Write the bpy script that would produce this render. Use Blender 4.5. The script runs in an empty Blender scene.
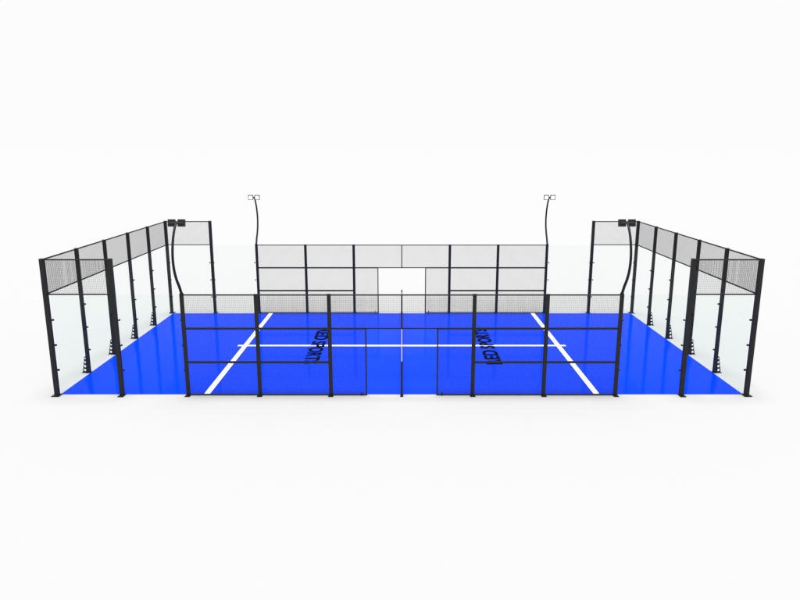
import bpy, bmesh, math, random
from mathutils import Matrix, Vector

random.seed(4)
scene = bpy.context.scene
C = scene.collection
R = math.radians

# ------------------------------------------------------------------ materials
def new_mat(name):
    m = bpy.data.materials.new(name)
    m.use_nodes = True
    nt = m.node_tree
    nt.nodes.clear()
    out = nt.nodes.new('ShaderNodeOutputMaterial')
    return m, nt, out

def principled(name, col, rough=0.5, spec=0.5, metal=0.0, noise=0.0, scale=8.0, bump=0.0, bscale=60.0):
    m, nt, out = new_mat(name)
    p = nt.nodes.new('ShaderNodeBsdfPrincipled')
    p.inputs['Roughness'].default_value = rough
    p.inputs['Specular IOR Level'].default_value = spec
    p.inputs['Metallic'].default_value = metal
    p.inputs['Base Color'].default_value = (*col, 1)
    tc = nt.nodes.new('ShaderNodeTexCoord')
    if noise:
        n = nt.nodes.new('ShaderNodeTexNoise')
        n.inputs['Scale'].default_value = scale
        n.inputs['Detail'].default_value = 5
        nt.links.new(tc.outputs['Object'], n.inputs['Vector'])
        mp = nt.nodes.new('ShaderNodeMapRange')
        mp.inputs['To Min'].default_value = 1 - noise
        mp.inputs['To Max'].default_value = 1 + noise
        nt.links.new(n.outputs['Fac'], mp.inputs['Value'])
        mx = nt.nodes.new('ShaderNodeVectorMath')
        mx.operation = 'SCALE'
        mx.inputs[0].default_value = col
        nt.links.new(mp.outputs['Result'], mx.inputs['Scale'])
        nt.links.new(mx.outputs['Vector'], p.inputs['Base Color'])
    if bump:
        n2 = nt.nodes.new('ShaderNodeTexNoise')
        n2.inputs['Scale'].default_value = bscale
        n2.inputs['Detail'].default_value = 3
        nt.links.new(tc.outputs['Object'], n2.inputs['Vector'])
        b = nt.nodes.new('ShaderNodeBump')
        b.inputs['Strength'].default_value = bump
        b.inputs['Distance'].default_value = 0.004
        nt.links.new(n2.outputs['Fac'], b.inputs['Height'])
        nt.links.new(b.outputs['Normal'], p.inputs['Normal'])
    nt.links.new(p.outputs['BSDF'], out.inputs['Surface'])
    return m

def glass_mat():
    m, nt, out = new_mat('clear_toughened_glass')
    t = nt.nodes.new('ShaderNodeBsdfTransparent')
    t.inputs['Color'].default_value = (0.974, 0.985, 0.982, 1)
    g = nt.nodes.new('ShaderNodeBsdfGlossy')
    g.inputs['Roughness'].default_value = 0.02
    g.inputs['Color'].default_value = (0.95, 0.98, 0.97, 1)
    f = nt.nodes.new('ShaderNodeFresnel')
    f.inputs['IOR'].default_value = 1.45
    k = nt.nodes.new('ShaderNodeMath')
    k.operation = 'MULTIPLY'
    k.inputs[1].default_value = 0.012
    mx = nt.nodes.new('ShaderNodeMixShader')
    nt.links.new(f.outputs['Fac'], k.inputs[0])
    nt.links.new(k.outputs['Value'], mx.inputs['Fac'])
    nt.links.new(t.outputs['BSDF'], mx.inputs[1])
    nt.links.new(g.outputs['BSDF'], mx.inputs[2])
    nt.links.new(mx.outputs['Shader'], out.inputs['Surface'])
    return m

def lamp_mat():
    m, nt, out = new_mat('lit_lamp_lens')
    e = nt.nodes.new('ShaderNodeEmission')
    v = nt.nodes.new('ShaderNodeTexVoronoi')          # faint led grid
    v.inputs['Scale'].default_value = 40
    tc = nt.nodes.new('ShaderNodeTexCoord')
    nt.links.new(tc.outputs['Object'], v.inputs['Vector'])
    mp = nt.nodes.new('ShaderNodeMapRange')
    mp.inputs['To Min'].default_value = 1.25
    mp.inputs['To Max'].default_value = 1.0
    nt.links.new(v.outputs['Distance'], mp.inputs['Value'])
    nt.links.new(mp.outputs['Result'], e.inputs['Strength'])
    nt.links.new(e.outputs['Emission'], out.inputs['Surface'])
    return m

def ground_mat():
    m, nt, out = new_mat('white_ground')
    d = nt.nodes.new('ShaderNodeBsdfDiffuse')
    d.inputs['Color'].default_value = (0.42, 0.42, 0.42, 1)
    nt.links.new(d.outputs['BSDF'], out.inputs['Surface'])
    return m

M = {
    'ground': ground_mat(),
    'turf': principled('blue_turf', (0.001, 0.037, 0.60), 0.08, 0.007, noise=0.05, scale=5.0),
    'line': principled('white_line_paint', (0.86, 0.86, 0.86), 0.6, 0.2, noise=0.02, scale=20),
    'ink': principled('black_letter_paint', (0.001, 0.001, 0.006), 0.8, 0.0, noise=0.1, scale=20),
    'steel': principled('dark_powder_coated_steel', (0.026, 0.026, 0.0255), 0.55, 0.06, noise=0.12, scale=6, bump=0.15, bscale=300),
    'black': principled('black_steel', (0.006, 0.006, 0.007), 0.5, 0.25, noise=0.1, scale=10),
    'wire': principled('dark_mesh_wire', (0.02, 0.02, 0.02), 0.6, 0.2, noise=0.1, scale=30),
    'tape': principled('white_net_tape', (0.42, 0.42, 0.42), 0.7, 0.2, noise=0.03, scale=40),
    'cord': principled('black_net_cord', (0.01, 0.01, 0.01), 0.8, 0.1, noise=0.1, scale=60),
    'glass': glass_mat(),
    'lamp': lamp_mat(),
    'housing': principled('dark_lamp_housing', (0.03, 0.03, 0.031), 0.5, 0.3, noise=0.1, scale=20),
    'trim': principled('grey_lamp_rim', (0.13, 0.13, 0.13), 0.45, 0.4, noise=0.05, scale=20),
}

# ------------------------------------------------------------------ mesh helpers
class MB:
    def __init__(self):
        self.bm = bmesh.new()

    def box(self, cx, cy, cz, sx, sy, sz, bevel=0.0, rot=None):
        r = bmesh.ops.create_cube(self.bm, size=1.0)
        vs = r['verts']
        bmesh.ops.scale(self.bm, vec=(sx, sy, sz), verts=vs)
        if bevel:
            es = list({e for v in vs for e in v.link_edges})
            rb = bmesh.ops.bevel(self.bm, geom=es, offset=bevel, segments=2, profile=0.6, affect='EDGES')
            vs = list({v for f in rb['faces'] for v in f.verts} | {v for v in vs if v.is_valid})
        mt = Matrix.Translation((cx, cy, cz))
        if rot is not None:
            mt = mt @ rot
        bmesh.ops.transform(self.bm, matrix=mt, verts=vs)
        return self

    def span(self, x0, x1, y0, y1, z0, z1, bevel=0.0):
        return self.box((x0+x1)/2, (y0+y1)/2, (z0+z1)/2, abs(x1-x0), abs(y1-y0), abs(z1-z0), bevel)

    def cyl(self, c, r, length, axis='Y', seg=14, r2=None):
        rr = bmesh.ops.create_cone(self.bm, cap_ends=True, segments=seg, radius1=r, radius2=r if r2 is None else r2, depth=length)
        rot = {'X': Matrix.Rotation(R(90), 4, 'Y'), 'Y': Matrix.Rotation(R(90), 4, 'X'), 'Z': Matrix()}[axis]
        bmesh.ops.transform(self.bm, matrix=Matrix.Translation(c) @ rot, verts=rr['verts'])
        return self

    def tube(self, pts, rad, seg=12):
        rings = []
        n = len(pts)
        pts = [Vector(p) for p in pts]
        for i, p in enumerate(pts):
            t = (pts[min(i+1, n-1)] - pts[max(i-1, 0)]).normalized()
            a = Vector((1, 0, 0))
            b = t.cross(a).normalized()
            r = rad(i/(n-1)) if callable(rad) else rad
            rings.append([self.bm.verts.new(p + r*(math.cos(k*2*math.pi/seg)*a + math.sin(k*2*math.pi/seg)*b)) for k in range(seg)])
        for i in range(n-1):
            for k in range(seg):
                self.bm.faces.new((rings[i][k], rings[i][(k+1) % seg], rings[i+1][(k+1) % seg], rings[i+1][k]))
        self.bm.faces.new(rings[0][::-1])
        self.bm.faces.new(rings[-1])
        return self

    def build(self, name, mat, parent=None, smooth=False):
        bmesh.ops.recalc_face_normals(self.bm, faces=self.bm.faces)
        me = bpy.data.meshes.new(name)
        self.bm.to_mesh(me)
        self.bm.free()
        me.materials.append(M[mat])
        if smooth:
            for p in me.polygons:
                p.use_smooth = True
        o = bpy.data.objects.new(name, me)
        C.objects.link(o)
        if parent is not None:
            o.parent = parent
        return o

def tag(o, label, cat, group=None):
    o['label'] = label
    o['category'] = cat
    if group:
        o['group'] = group
    return o

def empty(name, loc=(0, 0, 0)):
    o = bpy.data.objects.new(name, None)
    o.empty_display_size = 0.2
    o.location = loc
    C.objects.link(o)
    return o

def copy_tree(o, parent=None):
    c = o.copy()
    C.objects.link(c)
    c.parent = parent
    for ch in list(o.children):
        copy_tree(ch, c)
    return c

def rebase(root, x, y):
    """parts were drawn in court coordinates: move their mesh data to the thing's own origin"""
    mt = Matrix.Translation((-x, -y, 0))
    def go(o):
        for ch in o.children:
            ch.data.transform(mt)
            go(ch)
    go(root)

PITCH, WIRE = 0.035, 0.0034

def mesh_panel(parent, axis, fixed, u0, u1, z0, z1, name='mesh_panel'):
    """welded wire mesh in a vertical plane; axis = direction it runs along."""
    b = MB()
    h = WIRE
    n = max(2, round(abs(u1-u0)/PITCH))
    for i in range(1, n):
        u = u0 + (u1-u0)*i/n
        d = random.uniform(-.0009, .0009)
        if axis == 'X':
            b.box(u+d, fixed-h/2, (z0+z1)/2, h, h, z1-z0)
        else:
            b.box(fixed-h/2, u+d, (z0+z1)/2, h, h, z1-z0)
    m = max(2, round((z1-z0)/PITCH))
    for j in range(1, m):
        z = z0 + (z1-z0)*j/m
        if axis == 'X':
            b.box((u0+u1)/2, fixed+h/2, z, abs(u1-u0), h, h)
        else:
            b.box(fixed+h/2, (u0+u1)/2, z, h, abs(u1-u0), h)
    return b.build(name, 'wire', parent)

CLAMP_Z = (0.75, 1.5, 2.25)

def clamp(parent, x, y, z, axis):
    """round glass clamp gripping the pane; axis = normal of the glass."""
    b = MB()
    b.cyl((x, y, z), 0.026, 0.045, axis, 12)
    b.cyl((x, y, z), 0.014, 0.075, axis, 10)
    return b.build('glass_clamp', 'black', parent)

# ------------------------------------------------------------------ the setting
b = MB()
bmesh.ops.create_circle(b.bm, cap_ends=True, segments=96, radius=6000)
g = b.build('ground', 'ground')
g['kind'] = 'structure'

b = MB()
b.span(-10, 10, 0, 10, 0.001, 0.014)
floor = b.build('court_floor', 'turf')
floor['kind'] = 'structure'
LW = 0.085
for sx in (-1, 1):
    b = MB()
    b.span(sx*5.715-LW, sx*5.715+LW, 0.012, 9.988, 0.0141, 0.0215)
    b.build('service_line', 'line', floor)
b = MB()
b.span(-5.99, 5.99, 5-LW, 5+LW, 0.0141, 0.0178)
b.build('centre_line', 'line', floor)

def lettering(rotz, x_base, y_start, cap):
    """court lettering: two words set close together, one flat mesh"""
    verts, faces = [], []
    for word, start, end in (('RED', 0.0, 1.60), ('SPORTS', 1.82, 4.50)):
        cu = bpy.data.curves.new('lettering', 'FONT')
        cu.body = word
        cu.offset = 0.028
        cu.space_character = 1.05
        tmp = bpy.data.objects.new('lettering', cu)
        C.objects.link(tmp)
        dg = bpy.context.evaluated_depsgraph_get()
        me = bpy.data.meshes.new_from_object(tmp.evaluated_get(dg))
        bpy.data.objects.remove(tmp)
        xs = [v.co.x for v in me.vertices]
        ys = [v.co.y for v in me.vertices]
        x0, x1, y0, y1 = min(xs), max(xs), min(ys), max(ys)
        n = len(verts)
        for v in me.vertices:
            verts.append((start+(v.co.x-x0)/(x1-x0)*(end-start), (v.co.y-y0)/(y1-y0)*cap, 0))
        faces += [tuple(n+k for k in p.vertices) for p in me.polygons]
        bpy.data.meshes.remove(me)
    me = bpy.data.meshes.new('lettering')
    me.from_pydata(verts, [], faces)
    me.materials.append(M['ink'])
    o = bpy.data.objects.new('lettering', me)
    C.objects.link(o)
    o.location = (x_base, y_start, 0.0255)
    o.rotation_euler = (0, 0, rotz)
    o.parent = floor
    return o
lettering(R(-90), -3.33, 7.36, 0.52)
lettering(R(90), 3.37, 2.80, 0.53)

# ------------------------------------------------------------------ posts
def base_plate(parent, x, y, sx, sy):
    b = MB()
    b.box(x, y, 0.010, sx, sy, 0.016, 0.003)
    for dx in (-1, 1):
        for dy in (-1, 1):
            b.cyl((x+dx*sx*.36, y+dy*sy*.36, 0.024), 0.012, 0.02, 'Z', 6)
    return b.build('base_plate', 'black', parent)

def post(parent, x, y, h, sx, sy, name='post'):
    b = MB()
    b.box(x, y, h/2+0.009, sx, sy, h-0.018, 0.006)
    b.box(x, y, h+0.003, sx+0.008, sy+0.008, 0.010, 0.003)      # end cap
    return b.build(name, 'steel', parent)

XA, XB, XC, XD, XE = 10.072, 8.170, 6.235, 4.138, 2.066
YP = -0.07                                                     # posts stand just outside the glass

# ------------------------------------------------------------------ end walls (glass + mesh above)
def gusset(parent, x, y, s):
    """perforated triangular stiffener on the outer foot of an end wall post"""
    b = MB()
    bm = b.bm
    H, W, T = 0.56, 0.155, 0.012
    out = -s                                                  # s=+1: wall on the left, outside is -X
    # outline cut into cells, each with a square-ish hole
    zs = [0.018, 0.15, 0.28, 0.41, 0.54]
    def wid(z): return 0.052 + (W-0.052)*(1-z/H)
    for i in range(4):
        z0, z1 = zs[i], zs[i+1]
        zc, rz = (z0+z1)/2, 0.040
        outer = [(0, z0), (wid(z0), z0), (wid(z1), z1), (0, z1)]
        c = wid(zc)*0.55
        r = min(rz, wid(zc)*0.34)
        n = 16
        inner = [(c+r*math.cos(2*math.pi*k/n), zc+r*1.1*math.sin(2*math.pi*k/n)) for k in range(n)]
        # ring of quads from hole to the cell's border
        border = []
        for (u, w) in inner:
            dx, dz = u-c, w-zc
            t = 1e9
            if dz > 1e-6: t = min(t, (z1-zc)/dz)
            if dz < -1e-6: t = min(t, (z0-zc)/dz)
            if dx < -1e-6: t = min(t, (0-c)/dx)
            if dx > 1e-6:
                k = (wid(z1)-wid(z0))/(z1-z0)                 # slanted edge x = wid(z0)+k(z-z0)
                t = min(t, (wid(zc)-c)/(dx-k*dz))
            border.append((c+dx*t, zc+dz*t))
        for k in range(n):
            q = [inner[k], inner[(k+1) % n], border[(k+1) % n], border[k]]
            lo = [bm.verts.new((x+out*u, y-T/2, w)) for u, w in q]
            hi = [bm.verts.new((x+out*u, y+T/2, w)) for u, w in q]
            for f in (lo, hi[::-1]):
                bm.faces.new(f)
            bm.faces.new((lo[0], hi[0], hi[1], lo[1]))
            bm.faces.new((lo[2], hi[2], hi[3], lo[3]))
    b.span(x, x+out*0.17, y-0.05, y+0.05, 0.002, 0.016, 0.003)
    return b.build('gusset', 'black', parent)

def end_wall(s):
    """s=-1 left, s=+1 right"""
    t = empty('glass_end_wall', (s*XA, 5, 0))
    ys = [YP, 2, 4, 6, 8, 10-YP]
    gx = s*10.012                                              # glass plane
    for i, y in enumerate(ys):
        corner = i in (0, 5)
        px = s*XA
        p = post(t, px, y, 4.03, 0.105, 0.14 if corner else 0.085)
        if corner:
            base_plate(p, px-s*0.0, y + (-0.03 if i == 0 else 0.03), 0.23, 0.24)
            yy = (0 if i == 0 else 10)
            d = 1 if i == 0 else -1
            for z in CLAMP_Z:
                clamp(p, px-s*0.088, yy, z, 'Y')
                clamp(p, gx, y+d*0.108, z, 'X')
        else:
            gusset(p, px+s*0.052, y, -s)
            b = MB()
            b.box(px, y, 0.008, 0.15, 0.16, 0.013, 0.003)
            b.build('base_plate', 'black', p)
            for z in CLAMP_Z:
                clamp(p, gx, y+0.060, z, 'X')
                clamp(p, gx, y-0.060, z, 'X')
    gy = [0.02, 2, 4, 6, 8, 9.98]
    for i in range(5):
        b = MB()
        b.span(gx-0.005, gx+0.005, gy[i]+0.006, gy[i+1]-0.006, 0.018, 2.998)
        b.build('glass_pane', 'glass', t)
        y0 = ys[i] + (0.07 if i == 0 else 0.043)
        y1 = ys[i+1] - (0.07 if i == 4 else 0.043)
        mesh_panel(t, 'Y', s*XA, y0, y1, 3.04, 4.008)
        for z in (3.02, 4.01):
            b = MB()
            b.box(s*XA, (y0+y1)/2, z, 0.04, y1-y0, 0.036, 0.004)
            b.build('rail', 'steel', t)
    rebase(t, s*XA, 5)
    return t

tag(end_wall(-1), 'long glass end wall on the left, five panes with grey mesh above', 'glass wall', 'glass end walls of the court')
tag(end_wall(1), 'long glass end wall on the right, five panes with grey mesh above', 'glass wall', 'glass end walls of the court')

# ------------------------------------------------------------------ corner bays, plain panes, mesh fences: built at the front, copied to the back
def corner_bay(s):
    t = empty('corner_bay', (s*(XA+XB)/2, 0, 0))
    p = post(t, s*XB, YP, 4.03, 0.105, 0.14)
    base_plate(p, s*XB, YP-0.05, 0.17, 0.24)
    for z in CLAMP_Z:
        clamp(p, s*(XB-0.083), 0, z, 'Y')
        clamp(p, s*(XB+0.083), 0, z, 'Y')
    b = MB()
    b.span(s*(XB+0.006), s*9.985, -0.005, 0.005, 0.018, 2.998)
    b.build('glass_pane', 'glass', t)
    x0, x1 = s*(XB+0.053), s*(XA-0.053)
    mesh_panel(t, 'X', YP, min(x0, x1), max(x0, x1), 3.04, 4.008)
    for z in (3.02, 4.01):
        b = MB()
        b.box((x0+x1)/2, YP, z, abs(x1-x0), 0.04, 0.036, 0.004)
        b.build('rail', 'steel', t)
    rebase(t, t.location.x, 0)
    return t

def plain_pane(s):
    b = MB()
    w = XB - XC - 0.012
    b.box(0, 0, 1.508, w, 0.010, 2.98)
    o = b.build('glass_panel', 'glass')
    o.location = (s*(XB+XC)/2, 0, 0)
    return o

def mesh_fence(s):
    t = empty('mesh_fence', (s*XD, 0, 0))
    xs = (XC, XD, XE)
    for x in xs:
        p = post(t, s*x, YP, 3.02, 0.11, 0.06)
        base_plate(p, s*x, YP-0.05, 0.15, 0.2)
        if x == XC:
            for z in CLAMP_Z:
                clamp(p, s*(XC+0.085), 0, z, 'Y')
    for i in range(2):
        x0, x1 = xs[i+1]+0.055, xs[i]-0.055
        a, c = sorted((s*x0, s*x1))
        for z, th in ((0.025, 0.03), (1.012, 0.064), (2.018, 0.06), (3.002, 0.036)):
            b = MB()
            b.box((a+c)/2, YP, z, c-a, 0.045, th, 0.004)
            b.build('rail', 'steel', t)
        for z0, z1 in ((0.04, 0.98), (1.044, 1.988), (2.048, 2.984)):
            mesh_panel(t, 'X', YP, a, c, z0, z1)
    # narrow panel beside the gateway
    a, c = sorted((s*(XE-0.055), s*1.03))
    b = MB()
    b.box((a+c)/2, YP, 0.025, c-a, 0.045, 0.03, 0.004)
    b.box((a+c)/2, YP, 2.018, c-a, 0.045, 0.05, 0.004)
    b.box(s*1.03, YP, 1.0215, 0.04, 0.040, 2.037, 0.004)
    fr = b.build('gateway_frame', 'steel', t)
    mesh_panel(t, 'X', YP, a, c, 0.04, 1.993)
    b = MB()
    b.cyl((s*1.17, YP-0.035, 0.045), 0.016, 0.085, 'Z', 10)
    b.box(s*1.17, YP-0.028, 0.09, 0.05, 0.03, 0.03, 0.004)
    b.build('floor_bolt', 'black', fr)
    rebase(t, t.location.x, 0)
    return t

def gate_header():
    t = empty('mesh_header', (0, 0, 0))
    e = XE-0.055
    for z, th in ((2.02, 0.036), (3.002, 0.036)):
        b = MB()
        if z < 2.5:
            b.box(0, YP, z+0.002, 2*1.008, 0.04, th, 0.004)
        else:
            b.box(0, YP, z, 2*e, 0.045, th, 0.004)
        b.build('rail', 'steel', t)
    b = MB()
    b.box(0, YP, 2.512, 0.045, 0.042, 0.944, 0.004)
    b.build('mullion', 'steel', t)
    mesh_panel(t, 'X', YP, -e, -0.022, 2.042, 2.984)
    mesh_panel(t, 'X', YP, 0.022, e, 2.042, 2.984)
    return t

# ------------------------------------------------------------------ floodlights
def rounded_slab(b, mt, w, h, y0, y1, r):
    """slab with rounded corners lying across Y"""
    out = []
    for cx, cz, a0 in ((1, 1, 0), (-1, 1, 90), (-1, -1, 180), (1, -1, 270)):
        for k in range(6):
            a = R(a0 + k*18)
            out.append((cx*(w/2-r)+r*math.cos(a), cz*(h/2-r)+r*math.sin(a)))
    lo = [b.bm.verts.new(mt @ Vector((x, y0, z))) for x, z in out]
    hi = [b.bm.verts.new(mt @ Vector((x, y1, z))) for x, z in out]
    b.bm.faces.new(lo)
    b.bm.faces.new(hi[::-1])
    n = len(out)
    for k in range(n):
        b.bm.faces.new((lo[k], hi[k], hi[(k+1) % n], lo[(k+1) % n]))

def floodlight(s):
    t = empty('floodlight', (s*XC, 0, 3.03))
    ctrl = [(YP+0.02, 3.026), (-0.20, 3.27), (-0.38, 3.50), (-0.51, 3.76), (-0.565, 4.06), (-0.53, 4.35), (-0.41, 4.66), (-0.23, 4.91), (-0.07, 5.035)]
    pts = []
    n = len(ctrl)
    for i in range(n-1):                                      # Catmull-Rom through the measured bend
        p0, p1, p2, p3 = (ctrl[max(i-1, 0)], ctrl[i], ctrl[i+1], ctrl[min(i+2, n-1)])
        for k in range(5):
            u = k/5
            f = lambda a, b_, c_, d: 0.5*((2*b_)+(-a+c_)*u+(2*a-5*b_+4*c_-d)*u*u+(-a+3*b_-3*c_+d)*u**3)
            pts.append((0, f(p0[0], p1[0], p2[0], p3[0]), f(p0[1], p1[1], p2[1], p3[1])-3.03))
    pts.append((0, ctrl[-1][0], ctrl[-1][1]-3.03))
    MBp = MB()
    MBp.tube(pts, lambda u: 0.040-0.008*u, 14)
    MBp.build('pole', 'black', t, smooth=True)
    b = MB()
    b.cyl((0, YP+0.02, 0.012), 0.052, 0.02, 'Z', 20)
    b.build('pole_flange', 'black', t)
    b = MB()
    b.cyl((0, -0.07, 2.005), 0.020, 0.16, 'X', 12)
    b.box(0, -0.07, 2.005, 0.05, 0.05, 0.06, 0.006)
    b.build('crossbar', 'housing', t)
    tilt = Matrix.Rotation(-R(12), 4, 'X')                    # face turned down on to the court (+Y, -Z)
    for sx in (-1, 1):
        base = Matrix.Translation((sx*0.136, -0.04, 2.005)) @ tilt
        h = MB()
        rounded_slab(h, base, 0.208, 0.200, -0.020, 0.022, 0.010)
        for k in range(7):                                    # cooling fins on the rear
            h.box(0, 0, 0, 0.006, 0.022, 0.15, 0, base @ Matrix.Translation(((k-3)*0.026, -0.031, 0)))
        h.box(0, 0, 0, 0.13, 0.03, 0.05, 0.006, base @ Matrix.Translation((0, -0.034, 0)))
        hd = h.build('lamp_head', 'housing', t)
        h = MB()
        rounded_slab(h, base, 0.212, 0.203, 0.0221, 0.034, 0.032)
        h.build('rim', 'trim', hd)
        h = MB()
        rounded_slab(h, base, 0.166, 0.156, 0.0341, 0.037, 0.04)
        h.build('lens', 'lamp', hd)
    return t

def to_back(t):
    """copy of a front thing turned half a circle about the court's centre: front left -> back right"""
    c = copy_tree(t)
    c.location = (-t.location.x, 10, t.location.z)
    c.rotation_euler = (0, 0, math.pi)
    return c

side = {-1: 'left', 1: 'right'}
for s in (-1, 1):
    near, far = side[s], side[-s]
    o = corner_bay(s)
    tag(o, f'tall corner bay of glass with mesh above at the near {near} corner', 'glass wall', 'tall glass corner bays')
    c = to_back(o)
    tag(c, f'tall corner bay of glass with mesh above at the far {far} corner', 'glass wall', 'tall glass corner bays')
    o = plain_pane(s)
    tag(o, f'bare clear glass panel between tall bay and mesh fence, near {near}', 'glass panel', 'bare glass side panels')
    c = to_back(o)
    tag(c, f'bare clear glass panel between tall bay and mesh fence, far {far}', 'glass panel', 'bare glass side panels')
    o = mesh_fence(s)
    tag(o, f'black framed wire mesh fence {near} of the gateway on the near side', 'fence', 'wire mesh side fences')
    c = to_back(o)
    tag(c, f'black framed wire mesh fence {far} of the gateway on the far side', 'fence', 'wire mesh side fences')
    o = floodlight(s)
    tag(o, f'dark backed double floodlight on bent pole above the near {near} mesh fence', 'floodlight', 'floodlights on bent poles')
    c = to_back(o)
    tag(c, f'double floodlight with white lit faces on bent pole, far {far} fence', 'floodlight', 'floodlights on bent poles')
o = gate_header()
tag(o, 'mesh strip over the near gateway, between the two nearer fences', 'fence', 'mesh strips over the gateways')
c = to_back(o)
tag(c, 'mesh strip over the far gateway, between the two farther fences', 'fence', 'mesh strips over the gateways')

# ------------------------------------------------------------------ net
net = empty('net', (0, 5, 0))
tag(net, 'black court net with white top tape across the middle, seen edge on', 'net')
for y, d in ((YP, -1), (10-YP, 1)):
    b = MB()
    b.box(0, y, 0.508, 0.056, 0.056, 0.98, 0.006)
    b.cyl((0, y, 1.014), 0.036, 0.035, 'Z', 16, 0.030)
    p = b.build('net_post', 'steel', net)
    b = MB()
    b.box(0, y+d*0.05, 0.009, 0.09, 0.2, 0.016, 0.003)
    b.build('base_plate', 'black', p)
def sag(y):
    u = (y-5)/5
    return 0.90 + 0.06*u*u
b = MB()
n = 40
y0, y1 = 0.0, 10.0
ring = []
for i in range(n+1):
    y = y0+(y1-y0)*i/n
    z = sag(y)
    q = [(-0.011, z-0.05), (-0.011, z-0.006), (-0.007, z), (0.007, z), (0.011, z-0.006), (0.011, z-0.05)]
    ring.append([b.bm.verts.new((a, y, w)) for a, w in q])
for i in range(n):
    for k in range(6):
        b.bm.faces.new((ring[i][k], ring[i][(k+1) % 6], ring[i+1][(k+1) % 6], ring[i+1][k]))
b.bm.faces.new(ring[0])
b.bm.faces.new(ring[-1][::-1])
b.build('top_tape', 'tape', net)
b = MB()
for i in range(1, 222):
    y = y0+(y1-y0)*i/222
    h = sag(y)-0.051-0.03
    b.box(0, y, 0.03+h/2, 0.003, 0.003, h)
for j in range(1, 19):
    z = 0.03+0.82*j/19
    b.box(0.003, 5, z, 0.003, 10, 0.003)
b.build('netting', 'cord', net)
b = MB()
b.tube([(0, y0+YP+0.028, 0.93), (0, 0.0, 0.925)], 0.008, 8)
b.tube([(0, y1-YP-0.028, 0.93), (0, 10.0, 0.925)], 0.008, 8)
b.build('net_cable', 'cord', net)
rebase(net, 0, 5)

# ------------------------------------------------------------------ light: even white studio surround and one added overhead sun as fill
BG = 0.974
w = bpy.data.worlds.new('World')
scene.world = w
w.use_nodes = True
bgn = w.node_tree.nodes['Background']
bgn.inputs['Color'].default_value = (BG, BG, BG, 1)
bgn.inputs['Strength'].default_value = 1.0
sun = bpy.data.lights.new('added_overhead_sun', 'SUN')  # added sun, no real fixture: lifts ground to backdrop white, brightens the court
sun.energy = 4.27
sun.angle = R(24)
so = bpy.data.objects.new('added_overhead_sun', sun)
so.rotation_euler = (0, 0, 0)
C.objects.link(so)

# ------------------------------------------------------------------ camera
cam = bpy.data.cameras.new('camera')
cam.sensor_width = 36
cam.lens = 678.23/800*36
cam.shift_x = -1.77/800
cam.clip_end = 20000
co = bpy.data.objects.new('camera', cam)
co.location = (0, -18.827, 7.043)
co.rotation_euler = (R(90-12.5855), 0, 0)
C.objects.link(co)
scene.camera = co

scene.view_settings.view_transform = 'Standard'
scene.view_settings.look = 'None'
scene.view_settings.exposure = 0
scene.view_settings.gamma = 1
scene.cycles.max_bounces = 10
scene.cycles.transparent_max_bounces = 24
scene.cycles.use_denoising = True
